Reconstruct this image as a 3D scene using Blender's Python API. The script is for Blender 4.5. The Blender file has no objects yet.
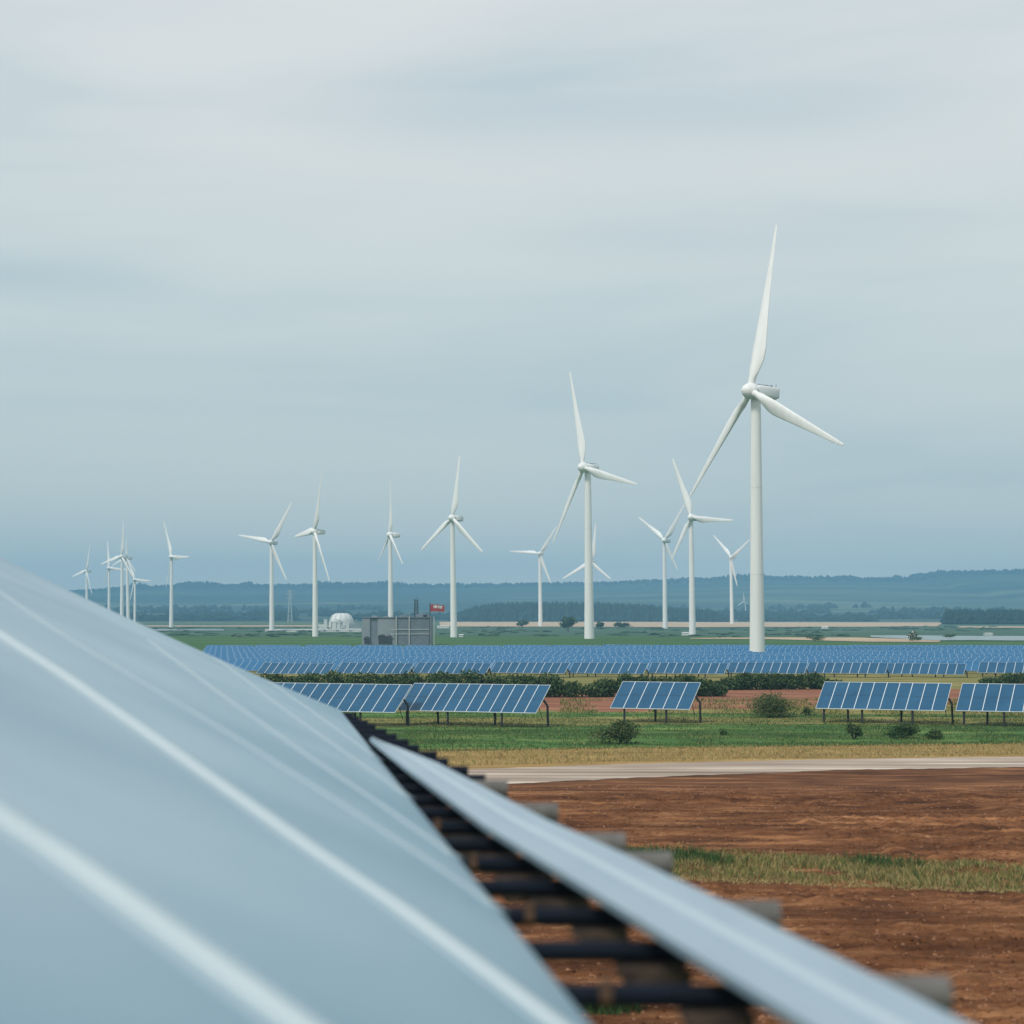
import bpy, math, random
import numpy as np
random.seed(7); rng = np.random.default_rng(11)
S = bpy.context.scene
COL = S.collection
R = math.radians

# ------------------------------------------------------------------ camera
F = 1991.0            # focal length in pixels of a 1024 px frame
CZ, HY = 8.0, 614.0   # eye height, horizon row
cam_d = bpy.data.cameras.new('camera'); cam = bpy.data.objects.new('camera', cam_d); COL.objects.link(cam)
cam.location = (0, 0, CZ); cam.rotation_euler = (R(90), 0, 0)
cam_d.sensor_width = 36; cam_d.lens = F / 1024 * 36; cam_d.shift_y = (HY - 512) / 1024
cam_d.clip_start = .1; cam_d.clip_end = 20000
cam_d.dof.use_dof = True; cam_d.dof.focus_distance = 190; cam_d.dof.aperture_fstop = 1.15
S.camera = cam

# ------------------------------------------------------------------ sky, sun, exposure
SUN_EL, SUN_AZ = 50, -135      # degrees; azimuth from +Y (view direction) to the left
w = bpy.data.worlds.new('World'); S.world = w; w.use_nodes = True
nt = w.node_tree; nt.nodes.clear()
def N(nt, t, **k):
    n = nt.nodes.new(t)
    for a, b in k.items(): setattr(n, a, b)
    return n
def lin(r, g, b):
    f = lambda c: ((c / 255 + .055) / 1.055) ** 2.4 if c > 10 else c / 255 / 12.92
    return (f(r), f(g), f(b), 1)
def ramp(nt, stops, interp='LINEAR'):
    n = N(nt, 'ShaderNodeValToRGB'); cr = n.color_ramp; cr.interpolation = interp
    while len(cr.elements) < len(stops): cr.elements.new(.5)
    for e, (p, c) in zip(cr.elements, stops): e.position = p; e.color = c if len(c) == 4 else (*c, 1)
    return n
L = nt.links.new
tc = N(nt, 'ShaderNodeTexCoord'); sep = N(nt, 'ShaderNodeSeparateXYZ'); L(tc.outputs['Generated'], sep.inputs[0])
grad = ramp(nt, [(0, lin(203, 199, 188)), (.03, lin(190, 197, 194)), (.08, lin(193, 204, 205)), (.15, lin(205, 214, 214)), (.22, lin(214, 219, 219)), (.30, lin(216, 220, 221)), (.6, lin(208, 218, 222)), (1, lin(196, 212, 222))])
L(sep.outputs['Z'], grad.inputs[0])
mp = N(nt, 'ShaderNodeMapping'); mp.inputs['Scale'].default_value = (2.2, 2.2, 17); mp.inputs['Location'].default_value = (.4, .7, .35); L(tc.outputs['Generated'], mp.inputs[0])
nz = N(nt, 'ShaderNodeTexNoise'); nz.inputs['Scale'].default_value = 1.0; nz.inputs['Detail'].default_value = 5; nz.inputs['Roughness'].default_value = .5; nz.inputs['Distortion'].default_value = .5
L(mp.outputs[0], nz.inputs['Vector'])
cr = ramp(nt, [(.34, (0, 0, 0)), (.68, (1, 1, 1))]); L(nz.outputs[0], cr.inputs[0])
streak = ramp(nt, [(0, lin(236, 243, 246)), (.4, lin(248, 250, 251)), (1, lin(255, 255, 253))]); L(cr.outputs[0], streak.inputs[0])
mul = N(nt, 'ShaderNodeMixRGB', blend_type='MULTIPLY'); mul.inputs[0].default_value = 1; L(grad.outputs[0], mul.inputs[1]); L(streak.outputs[0], mul.inputs[2])
bgc = N(nt, 'ShaderNodeBackground'); bgc.inputs[1].default_value = 1.12; last = mul.outputs[0]
def bank(last, z0, wz, az0, az1, soft, amt):
    # a long thin cloud bank at elevation z0 (sine), between two azimuths (sine of x)
    def mth(op, a, b=None):
        n = N(nt, 'ShaderNodeMath', operation=op)
        for i_, q_ in enumerate((a, b)):
            if q_ is None: continue
            if isinstance(q_, (int, float)): n.inputs[i_].default_value = q_
            else: L(q_, n.inputs[i_])
        return n.outputs[0]
    wob = mth('MULTIPLY', mth('SUBTRACT', nz.outputs[0], .5), wz * 2.2)
    e = mth('DIVIDE', mth('SUBTRACT', mth('ADD', sep.outputs['Z'], wob), z0), wz); g_ = mth('EXPONENT', mth('MULTIPLY', mth('MULTIPLY', e, e), -1.0))
    def sm(lo, hi):
        n = N(nt, 'ShaderNodeMapRange', interpolation_type='SMOOTHSTEP'); L(sep.outputs['X'], n.inputs[0]); n.inputs[1].default_value = lo; n.inputs[2].default_value = hi; return n.outputs[0]
    f_ = mth('MULTIPLY', mth('MULTIPLY', g_, sm(az0 - soft, az0 + soft)), mth('SUBTRACT', 1.0, sm(az1 - soft, az1 + soft)))
    m_ = N(nt, 'ShaderNodeMixRGB', blend_type='MULTIPLY'); L(mth('MULTIPLY', f_, amt), m_.inputs[0]); L(last, m_.inputs[1]); m_.inputs[2].default_value = lin(206, 224, 236); return m_.outputs[0]
last = bank(last, .246, .016, -.08, .20, .07, .42)
last = bank(last, .162, .009, -.40, -.185, .05, .36)
last = bank(last, .186, .012, .02, .22, .06, .22)
L(last, bgc.inputs[0])
sky = N(nt, 'ShaderNodeTexSky', sky_type='NISHITA'); sky.sun_disc = False; sky.sun_elevation = R(SUN_EL); sky.sun_rotation = R(SUN_AZ)
bgs = N(nt, 'ShaderNodeBackground'); bgs.inputs[1].default_value = .06; L(sky.outputs[0], bgs.inputs[0])
mx = N(nt, 'ShaderNodeMixShader'); mx.inputs[0].default_value = .95; L(bgs.outputs[0], mx.inputs[1]); L(bgc.outputs[0], mx.inputs[2])
L(mx.outputs[0], N(nt, 'ShaderNodeOutputWorld').inputs[0])
sd = bpy.data.lights.new('sun', 'SUN'); sun = bpy.data.objects.new('sun', sd); COL.objects.link(sun)
sd.energy = 2.3; sd.angle = R(12); sd.color = (1, .95, .88)
from mathutils import Vector, Matrix
sdir = Vector((math.sin(R(SUN_AZ)) * math.cos(R(SUN_EL)), math.cos(R(SUN_AZ)) * math.cos(R(SUN_EL)), math.sin(R(SUN_EL))))
sun.rotation_euler = sdir.to_track_quat('Z', 'Y').to_euler()
sky.sun_rotation = math.atan2(sdir.x, sdir.y)
S.view_settings.view_transform = 'Standard'; S.view_settings.look = 'None'; S.view_settings.exposure = 0; S.view_settings.gamma = 1
S.cycles.use_denoising = True; S.cycles.max_bounces = 6; S.cycles.volume_bounces = 1

# ------------------------------------------------------------------ helpers
def P(px, py, d): return Vector(((px - 512) / F * d, d, CZ - (py - HY) / F * d))
def G(px, py, z=0):                               # where a photo row meets the ground
    d = (CZ - z) * F / (py - HY); return Vector(((px - 512) / F * d, d, z))
def smooth_noise(shape, cells, seed):
    r = np.random.default_rng(seed); g = r.random((cells[0] + 3, cells[1] + 3))
    y = np.linspace(0, cells[0], shape[0], endpoint=False); x = np.linspace(0, cells[1], shape[1], endpoint=False)
    yi, xi = y.astype(int), x.astype(int); fy, fx = y - yi, x - xi
    fy = (fy * fy * (3 - 2 * fy))[:, None]; fx = (fx * fx * (3 - 2 * fx))[None]
    a = g[yi][:, xi]; b = g[yi][:, xi + 1]; c = g[yi + 1][:, xi]; d = g[yi + 1][:, xi + 1]
    return (a * (1 - fx) + b * fx) * (1 - fy) + (c * (1 - fx) + d * fx) * fy - .5
def n1(x, seed):                                  # 1-D smooth noise, -0.5..0.5
    def h(i): return (math.sin(i * 127.1 + seed * 311.7) * 43758.5453) % 1
    i = math.floor(x); f = x - i; f = f * f * (3 - 2 * f); return h(i) * (1 - f) + h(i + 1) * f - .5

def mat(name, col, rough=.8, spec=.3, metal=0, var=None, scale=3, stretch=(1, 1, 1), detail=6, bump=0, bscale=None, bdist=.05, coat=0, coatr=.1, stops=None, nr=.62, macro=None):
    m = bpy.data.materials.new(name); m.use_nodes = True; nt = m.node_tree; b = nt.nodes['Principled BSDF']
    b.inputs['Roughness'].default_value = rough; b.inputs['Specular IOR Level'].default_value = spec; b.inputs['Metallic'].default_value = metal
    b.inputs['Base Color'].default_value = (*col[:3], 1)
    if coat: b.inputs['Coat Weight'].default_value = coat; b.inputs['Coat Roughness'].default_value = coatr
    if var or bump or stops:
        g = N(nt, 'ShaderNodeNewGeometry') if False else N(nt, 'ShaderNodeTexCoord')
        mp = N(nt, 'ShaderNodeMapping'); mp.inputs['Scale'].default_value = stretch; nt.links.new(g.outputs['Object'], mp.inputs[0])
    if var or stops:
        nz = N(nt, 'ShaderNodeTexNoise'); nz.inputs['Scale'].default_value = scale; nz.inputs['Detail'].default_value = detail; nz.inputs['Roughness'].default_value = nr
        nt.links.new(mp.outputs[0], nz.inputs['Vector'])
        rp = ramp(nt, stops if stops else [(.33, col), (.67, var)]); nt.links.new(nz.outputs[0], rp.inputs[0]); nt.links.new(rp.outputs[0], b.inputs['Base Color'])
    if macro:
        mz = N(nt, 'ShaderNodeTexNoise'); mz.inputs['Scale'].default_value = macro; mz.inputs['Detail'].default_value = 3; mz.inputs['Distortion'].default_value = .6; nt.links.new(mp.outputs[0], mz.inputs['Vector'])
        mr = ramp(nt, [(.36, (.72, .70, .68)), (.52, (1, 1, 1)), (.66, (1.45, 1.5, 1.5))]); nt.links.new(mz.outputs[0], mr.inputs[0])
        mm = N(nt, 'ShaderNodeMixRGB', blend_type='MULTIPLY'); mm.inputs[0].default_value = 1; nt.links.new(rp.outputs[0], mm.inputs[1]); nt.links.new(mr.outputs[0], mm.inputs[2]); nt.links.new(mm.outputs[0], b.inputs['Base Color'])
    if bump:
        nb = N(nt, 'ShaderNodeTexNoise'); nb.inputs['Scale'].default_value = bscale or scale * 4; nb.inputs['Detail'].default_value = 6
        nt.links.new(mp.outputs[0], nb.inputs['Vector'])
        bp = N(nt, 'ShaderNodeBump'); bp.inputs['Strength'].default_value = bump; bp.inputs['Distance'].default_value = bdist
        nt.links.new(nb.outputs[0], bp.inputs['Height']); nt.links.new(bp.outputs[0], b.inputs['Normal'])
    return m

class MB:
    def __init__(s): s.v = []; s.f = []; s.m = []; s.sm = []
    def add(s, vs, fs, mi=0, smooth=False):
        o = len(s.v); s.v += [tuple(v) for v in vs]
        for f in fs: s.f.append(tuple(i + o for i in f)); s.m.append(mi); s.sm.append(smooth)
    def box(s, c, size, mi=0, rot=None):
        x, y, z = (q / 2 for q in size); c = Vector(c)
        vs = [Vector((i * x, j * y, k * z)) for i in (-1, 1) for j in (-1, 1) for k in (-1, 1)]
        if rot is not None: vs = [rot @ v for v in vs]
        s.add([v + c for v in vs], [(0, 1, 3, 2), (4, 6, 7, 5), (0, 4, 5, 1), (2, 3, 7, 6), (0, 2, 6, 4), (1, 5, 7, 3)], mi)
    def tube(s, a, b, ra, rb=None, n=10, mi=0, cap=True):
        a, b = Vector(a), Vector(b); rb = ra if rb is None else rb; q = (b - a).to_track_quat('Z', 'Y')
        r0 = [a + q @ Vector((ra * math.cos(2 * math.pi * i / n), ra * math.sin(2 * math.pi * i / n), 0)) for i in range(n)]
        r1 = [b + q @ Vector((rb * math.cos(2 * math.pi * i / n), rb * math.sin(2 * math.pi * i / n), 0)) for i in range(n)]
        s.add(r0 + r1, [(i, (i + 1) % n, n + (i + 1) % n, n + i) for i in range(n)], mi, True)
        if cap: s.add(r0, [tuple(range(n))[::-1]], mi); s.add(r1, [tuple(range(n))], mi)
    def path(s, pts, r, n=8, mi=0):
        for a, b in zip(pts, pts[1:]): s.tube(a, b, r, r, n, mi)
    def loft(s, rings, mi=0, cap=True, smooth=True):
        n = len(rings[0]); o = []
        for r in rings: o += list(r)
        fs = [(k * n + i, k * n + (i + 1) % n, (k + 1) * n + (i + 1) % n, (k + 1) * n + i) for k in range(len(rings) - 1) for i in range(n)]
        s.add(o, fs, mi, smooth)
        if cap: s.add(rings[0], [tuple(range(n))[::-1]], mi); s.add(rings[-1], [tuple(range(n))], mi)
    def build(s, name, mats, parent=None, loc=(0, 0, 0), rot=(0, 0, 0)):
        me = bpy.data.meshes.new(name); me.from_pydata(s.v, [], s.f); me.update()
        for m in (mats if isinstance(mats, (list, tuple)) else [mats]): me.materials.append(m)
        me.polygons.foreach_set('material_index', s.m); me.polygons.foreach_set('use_smooth', s.sm)
        return link(name, me, parent, loc, rot)
def link(name, me, parent=None, loc=(0, 0, 0), rot=(0, 0, 0)):
    o = bpy.data.objects.new(name, me); COL.objects.link(o); o.location = loc; o.rotation_euler = rot
    if parent is not None: o.parent = parent
    return o
def empty(name, loc, rz=0): return link(name, None, None, loc, (0, 0, rz))
def tag(o, label, cat, group=None):
    o['label'] = label; o['category'] = cat
    if group: o['group'] = group
    return o
def kind(o, k): o['kind'] = k; return o
def mesh_np(name, v, f, mats, mi=None, smooth=False, parent=None, loc=(0, 0, 0)):
    me = bpy.data.meshes.new(name); k = f.shape[1]
    me.vertices.add(len(v)); me.vertices.foreach_set('co', v.astype(np.float32).ravel())
    me.loops.add(f.size); me.loops.foreach_set('vertex_index', f.astype(np.int32).ravel())
    me.polygons.add(len(f)); me.polygons.foreach_set('loop_start', np.arange(0, f.size, k, dtype=np.int32))
    if mi is not None: me.polygons.foreach_set('material_index', mi.astype(np.int32))
    me.polygons.foreach_set('use_smooth', np.full(len(f), smooth))
    for m in (mats if isinstance(mats, (list, tuple)) else [mats]): me.materials.append(m)
    me.update(calc_edges=True); me.validate()
    return link(name, me, parent, loc)
def grid_mesh(name, X, Y, Z, m, smooth=True):
    h, w_ = Z.shape; v = np.stack([X, Y, Z], -1).reshape(-1, 3)
    i = np.arange(h * w_).reshape(h, w_); f = np.stack([i[:-1, :-1], i[:-1, 1:], i[1:, 1:], i[1:, :-1]], -1).reshape(-1, 4)
    return mesh_np(name, v, f, m, smooth=smooth)
def strip_sheet(name, top, bot, m, z, jag=(.5, .5), n=160, seed=1):
    """A ground sheet between two edges given as photo rows; edges wander by jag metres."""
    tx = np.linspace(top[0][0], top[-1][0], n)
    ty = np.interp(tx, [p[0] for p in top], [p[1] for p in top]); by = np.interp(tx, [p[0] for p in bot], [p[1] for p in bot])
    vs = []; fs = []
    for i, x in enumerate(tx):
        a = G(x, by[i], z); b = G(x, ty[i], z)
        s = .9 / max(jag[0], .2); a.y += jag[0] * (n1(a.x * s, seed) + .6 * n1(a.x * s * 3.1, seed + 2)); s = .9 / max(jag[1], .2); b.y += jag[1] * (n1(b.x * s, seed + 5) + .6 * n1(b.x * s * 3.3, seed + 7))
        for t in (0, .33, .67, 1): q = a.lerp(b, t); vs.append((q.x, q.y, z))
    for i in range(n - 1):
        for k in range(3): fs.append((i * 4 + k, i * 4 + 4 + k, i * 4 + 5 + k, i * 4 + 1 + k))
    mb = MB(); mb.add(vs, fs, 0, True); return kind(mb.build(name, m), 'structure')
def blades(name, pts, hmin, hmax, wd, mats, seed, lean=.5, probs=None):
    """Grass: one tapered bent blade per point, all in one mesh."""
    r = np.random.default_rng(seed + 5000); n = len(pts); a = r.random(n) * 6.283; h = hmin + (hmax - hmin) * r.random(n) ** 1.4
    la = r.random(n) * 6.283; ll = lean * h * r.random(n)
    dx = np.stack([np.cos(a), np.sin(a), np.zeros(n)], 1) * (wd * (.6 + .8 * r.random(n)))[:, None]
    mid = pts + np.stack([np.cos(la) * ll * .35, np.sin(la) * ll * .35, h * .55], 1); tip = pts + np.stack([np.cos(la) * ll, np.sin(la) * ll, h], 1)
    v = np.stack([pts - dx, pts + dx, mid + dx * .7, tip, mid - dx * .7], 1).reshape(-1, 3)
    o = np.arange(n)[:, None] * 5; f4 = np.concatenate([o, o + 1, o + 2, o + 4], 1); f3 = np.concatenate([o + 4, o + 2, o + 3, o + 3], 1)
    mi = r.choice(len(mats), n, p=probs)
    me = bpy.data.meshes.new(name)
    f = np.concatenate([np.concatenate([o, o + 1, o + 2], 1), np.concatenate([o, o + 2, o + 4], 1), np.concatenate([o + 4, o + 2, o + 3], 1)], 0)
    return kind(mesh_np(name, v, f, mats, np.concatenate([mi, mi, mi])), 'stuff')

# ------------------------------------------------------------------ materials
M = {}
M['white'] = mat('white_paint', (.85, .85, .83), .42, .4, var=(.76, .76, .735), scale=1.0, stretch=(1, 1, .06))
M['nacelle'] = mat('nacelle_paint', (.74, .75, .74), .45, .4, var=(.66, .68, .68), scale=.8)
M['vent'] = mat('dark_vent', (.08, .09, .1), .7)
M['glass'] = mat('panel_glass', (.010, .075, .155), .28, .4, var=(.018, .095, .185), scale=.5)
M['glass_sheen'] = mat('sheen_painted_glass', (.026, .125, .26), .3, .25, var=(.04, .15, .29), scale=.3)  # same glass as the front row, sky sheen and haze painted into its colour
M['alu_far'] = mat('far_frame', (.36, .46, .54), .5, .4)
M['alu'] = mat('aluminium_frame', (.72, .75, .76), .4, .5, metal=.2)
M['steel_dark'] = mat('dark_steel', (.03, .032, .038), .6, .4)
M['bar'] = mat('navy_pipe', (.005, .009, .018), .75, .15, var=(.008, .012, .022), scale=4)
M['sleeve'] = mat('grey_sleeve', (.11, .105, .10), .8, .2, var=(.17, .16, .15), scale=9)
M['rust'] = mat('weathered_bracket', (.035, .028, .025), .9, .15, var=(.12, .085, .065), scale=7)
M['copper'] = mat('copper_clamp', (.10, .055, .032), .7, .3)
M['sheet'] = mat('coated_sheet', (.10, .26, .37), .33, .4, metal=.5, var=(.31, .46, .545), scale=.24, detail=2, coat=.45, coatr=.15)  # broad colour variation paints in the wavy reflections on the sheet
M['rib'] = mat('pale_rib', (.66, .72, .73), .5, .4, var=(.60, .67, .69), scale=1.5)
M['ridge'] = mat('strip_ridge', (.44, .53, .58), .4, .5, coat=.5, coatr=.2)
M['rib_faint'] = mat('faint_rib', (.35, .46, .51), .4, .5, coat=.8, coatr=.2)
M['strip'] = mat('pale_strip', (.29, .39, .46), .38, .5, var=(.24, .33, .41), scale=.9, stretch=(3, .4, 1), coat=.5, coatr=.2)
soil_st = [(.27, lin(54, 34, 22)), (.40, lin(88, 55, 35)), (.52, lin(116, 75, 48)), (.62, lin(144, 100, 67)), (.73, lin(192, 150, 108))]
M['soil'] = mat('red_soil', (.2, .08, .05), .95, .1, stops=soil_st, nr=.70, macro=.30, scale=1.0, stretch=(.26, 1.2, 1.1), detail=15, bump=1, bscale=5, bdist=.15)
M['clod'] = mat('dry_clod', lin(150, 108, 82), .95, .1)
M['soil_far'] = mat('red_soil_far', (.2, .08, .05), .95, .1, stops=[(.3, lin(112, 70, 52)), (.5, lin(140, 92, 70)), (.7, lin(168, 122, 96))], scale=.4, stretch=(.3, 1, 1), detail=7)
M['meadow'] = mat('meadow', (.05, .1, .03), .95, .1, macro=.12, stops=[(.25, lin(52, 80, 40)), (.45, lin(68, 100, 50)), (.6, lin(96, 116, 60)), (.75, lin(150, 138, 84))], scale=.35, stretch=(.35, 1.2, 1), detail=9, bump=.8, bscale=6, bdist=.12)
M['dry'] = mat('dry_grass', (.3, .2, .1), .95, .1, stops=[(.28, lin(118, 96, 58)), (.5, lin(158, 127, 78)), (.72, lin(184, 156, 104))], scale=.5, stretch=(.2, 1.4, 1), detail=8, bump=.7, bscale=6, bdist=.08)
M['track'] = mat('pale_track', (.45, .38, .33), .95, .1, macro=.5, stops=[(.25, lin(142, 120, 105)), (.5, lin(170, 152, 137)), (.75, lin(190, 175, 162))], scale=.45, stretch=(.12, 1.6, 1), detail=7, bump=.4, bscale=5)
M['plain'] = mat('plain_ground', (.06, .09, .05), .95, .1, stops=[(.3, lin(58, 78, 52)), (.5, lin(84, 100, 64)), (.68, lin(120, 118, 76)), (.8, lin(150, 136, 92))], scale=.02, stretch=(.25, 1, 1), detail=10)
M['olive'] = mat('olive_ground', (.1, .1, .05), .95, .1, stops=[(.3, lin(84, 92, 48)), (.5, lin(126, 120, 68)), (.7, lin(160, 140, 88))], scale=.25, stretch=(.3, 1, 1), detail=9)
M['far_green'] = mat('far_green', (.05, .1, .04), .95, .1, stops=[(.3, lin(52, 82, 46)), (.5, lin(66, 98, 52)), (.72, lin(88, 112, 64))], scale=.05, stretch=(.2, 1, 1), detail=8)
M['scrub'] = mat('far_scrub', (.05, .08, .04), .95, .1, stops=[(.3, lin(46, 70, 52)), (.5, lin(68, 94, 74)), (.72, lin(100, 118, 96))], scale=.03, stretch=(.15, 1.6, 1), detail=9)
M['beige'] = mat('beige_field', (.6, .48, .36), .95, .1, stops=[(.3, lin(172, 146, 120)), (.6, lin(192, 168, 140))], scale=.02, stretch=(.2, 1, 1))
M['water'] = mat('pond_water', (.19, .25, .24), .35, .5)
M['hill'] = mat('hill_land', (.05, .07, .04), .95, .1, stops=[(.34, (.012, .03, .03)), (.5, (.03, .055, .04)), (.6, (.09, .12, .07)), (.72, (.2, .2, .12))], scale=.0042, stretch=(.22, 1.1, 1), detail=9)
M['hill_wood'] = mat('hill_wood', (.012, .028, .028), .95, .1, var=(.03, .05, .04), scale=.02)
def leaf(name, a, b): return mat(name, a, .8, .2, var=b, scale=1.3, detail=3)
M['leaf_d'] = leaf('leaf_dark', (.028, .062, .022), (.052, .098, .032)); M['leaf_m'] = leaf('leaf_mid', (.05, .095, .03), (.085, .13, .04)); M['leaf_o'] = leaf('leaf_olive', (.11, .125, .045), (.16, .16, .07))
M['bark'] = mat('bark', (.06, .045, .035), .9)
M['g_green'] = mat('grass_green', (.055, .11, .03), .8, .2); M['g_dark'] = mat('grass_dark', (.03, .07, .022), .8, .2); M['g_dry'] = mat('grass_dry', (.36, .28, .12), .85, .2); M['g_yel'] = mat('grass_yellow_green', (.18, .19, .055), .85, .2)
M['b_grey'] = mat('grey_cladding', (.23, .265, .295), .75, .2, var=(.30, .33, .35), scale=.35, stretch=(1, 1, .3)); M['b_dark'] = mat('dark_cladding', (.17, .20, .235), .75, .2, var=(.22, .25, .28), scale=.4)  # bluish cast of the cladding is haze put into the colour
M['b_pale'] = mat('pale_pipe', (.55, .56, .54), .6); M['b_open'] = mat('dark_opening', (.05, .058, .068), .8)
M['red'] = mat('red_cloth', (.36, .06, .055), .8, .2); M['shed'] = mat('white_shed', (.72, .72, .68), .7, var=(.6, .62, .6), scale=.2); M['shed_d'] = mat('grey_shed', (.28, .32, .33), .8)
M['blossom'] = mat('white_blossom', (.7, .72, .66), .8)
M['conifer'] = mat('far_conifer', (.012, .03, .025), .9, .1, var=(.022, .045, .032), scale=.1)

# ------------------------------------------------------------------ ground, fields, track, water
def sheet(name, x0, x1, y0, y1, z, m):
    mb = MB(); mb.add([(x0, y0, z), (x1, y0, z), (x1, y1, z), (x0, y1, z)], [(0, 1, 2, 3)]); return kind(mb.build(name, m), 'structure')
sheet('ground', -2400, 2400, -150, 4950, -.25, M['plain'])
# ploughed field with real furrows and clods
xs = np.linspace(-16, 33, 470); ys = np.linspace(36, 112, 700); X, Y = np.meshgrid(xs, ys)
sh = X.shape
warp = smooth_noise(sh, (9, 6), 1) * .9 + .07 * X
fur = np.sin((Y + warp) * 2 * math.pi / 1.15) * (.4 + smooth_noise(sh, (22, 9), 2)) * .035 + np.sin((Y + warp * 1.3) * 2 * math.pi / .47) * .018
clod = smooth_noise(sh, (260, 160), 3) * .09 + smooth_noise(sh, (520, 400), 4) * .11
lump = np.maximum(smooth_noise(sh, (60, 34), 5) - .26, 0) * .9
Z = fur + clod * (.7 + smooth_noise(sh, (18, 10), 6)) + lump + smooth_noise(sh, (8, 5), 8) * .12
for (ya, sl, cv_, sd_) in ((84.5, .10, .006, 0), (72.5, -.06, .004, 1), (50.5, .05, -.004, 2), (45.0, .12, .003, 3)):
    for off_ in (-.9, .9):
        e_ = (Y - (ya + off_ * 1.1 + sl * X + cv_ * X * X + .25 * np.sin(X * .35 + sd_))) / .34
        Z = Z * (1 - .75 * np.exp(-e_ ** 2)) - .085 * np.exp(-e_ ** 2) + .05 * np.exp(-((np.abs(e_) - 1.6) / .5) ** 2)
fd = np.clip((92 - Y) / 6, 0, 1); Z = Z * fd - .004
def soil_z(x, y):
    j = np.clip(np.round((x + 16) / 49 * 469).astype(int), 0, 469); i = np.clip(np.round((y - 36) / 76 * 699).astype(int), 0, 699); return Z[i, j]
o = grid_mesh('soil_field', X, Y, Z, M['soil'], smooth=False); kind(o, 'structure')
strip_sheet('dry_verge', [(150, 753), (440, 751), (700, 747), (1200, 741)], [(150, 790), (440, 774), (640, 765), (840, 760), (1200, 756)], M['dry'], .007, (.5, 1.2), seed=3)
strip_sheet('dirt_track', [(150, 781), (440, 770), (640, 763.5), (840, 759), (1024, 756.5), (1200, 755)], [(150, 803), (440, 787), (640, 777.5), (840, 770), (1024, 767), (1200, 765)], M['track'], .012, (.5, .25), seed=4)
strip_sheet('meadow', [(150, 708), (400, 706), (560, 707), (820, 711), (1200, 714)], [(150, 756), (440, 752.5), (700, 749), (1200, 743)], M['meadow'], .004, (1.2, 2.2), seed=5)
strip_sheet('olive_grass_strip', [(150, 700), (560, 701), (700, 704), (850, 704), (1200, 702)], [(150, 712), (560, 712), (820, 714), (1200, 716)], M['olive'], .008, (1.5, 2.5), seed=9)
strip_sheet('red_soil_band', [(420, 689), (560, 689.5), (800, 688.5), (1000, 689)], [(420, 701), (560, 712), (700, 710), (820, 707), (1000, 704)], M['soil_far'], .014, (3, 2), seed=6)
strip_sheet('bare_strip', [(330, 718), (700, 717), (1200, 718)], [(330, 727), (560, 726), (700, 724), (1200, 725)], M['olive'], .018, (1.2, 1.2), seed=19)
strip_sheet('olive_field', [(150, 671), (1200, 671)], [(150, 703), (1200, 703)], M['olive'], -.03, (2, 2), seed=8)
strip_sheet('far_meadow', [(100, 636), (700, 636.5), (1200, 638)], [(100, 690), (1200, 690)], M['far_green'], -.08, (4, 18), seed=10)
strip_sheet('far_scrubland', [(-60, 624), (1200, 624)], [(-60, 641), (1200, 641)], M['scrub'], -.14, (6, 30), seed=11)
strip_sheet('beige_field', [(440, 621.6), (700, 621.9), (938, 622.3)], [(440, 626.3), (700, 627.1), (938, 626.3)], M['beige'], .1, (25, 60), seed=12)
strip_sheet('beige_field', [(130, 625.4), (330, 625.3)], [(130, 626.6), (330, 626.5)], M['beige'], .1, (10, 30), seed=13)
strip_sheet('beige_field', [(960, 626.2), (1180, 626.5)], [(960, 627.6), (1180, 628)], M['beige'], .1, (10, 20), seed=14)
strip_sheet('dry_verge', [(690, 638), (770, 637.2), (860, 637.6), (940, 640)], [(690, 638.6), (770, 639), (860, 641.5), (940, 642)], M['beige'], .04, (4, 8), seed=16)
strip_sheet('pond', [(872, 635.4), (930, 635.6), (1180, 636.2)], [(872, 637), (930, 640), (1180, 641)], M['water'], .12, (9, 14), seed=17)
strip_sheet('pond', [(120, 629), (225, 629.3)], [(120, 630.6), (225, 630.4)], M['water'], .12, (9, 10), seed=18)

# ------------------------------------------------------------------ hills
hx = np.linspace(-1900, 1900, 520); hd = np.linspace(2050, 4900, 150); HX, HD = np.meshgrid(hx, hd)
ridge_px = [-400, 60, 120, 190, 330, 500, 600, 660, 740, 800, 905, 915, 940, 1024, 1400]
ridge_y = [590, 592, 589, 585, 585.5, 584.5, 583, 581, 577.5, 577.5, 579, 575, 572.5, 570, 566]
rx = 512 + HX * F / 4400; ry = np.interp(rx, ridge_px, ridge_y); rz = (HY - ry) / F * 4400 + CZ
t = np.clip((HD - 2050) / (4400 - 2050), 0, 1)
prof = .30 * np.clip(t / .55, 0, 1) ** 1.1 + .70 * np.clip((t - .5) / .5, 0, 1) ** 1.25
und = smooth_noise(HX.shape, (7, 12), 21) * 22 * np.sin(np.pi * np.clip(t, 0, 1)) + smooth_noise(HX.shape, (30, 60), 22) * 4 * t
HZ = prof * rz + und * .6 - .3
HZ = np.where(HD > 4400, rz - (HD - 4400) * .03 + und * 0, HZ)
kind(grid_mesh('hills', HX, HD, HZ, M['hill']), 'structure')
def hill_z(x, d):
    i = int(round((d - 2050) / (4900 - 2050) * 149)); j = int(round((x + 1900) / 3800 * 519)); return HZ[max(0, min(149, i)), max(0, min(519, j))]
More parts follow.
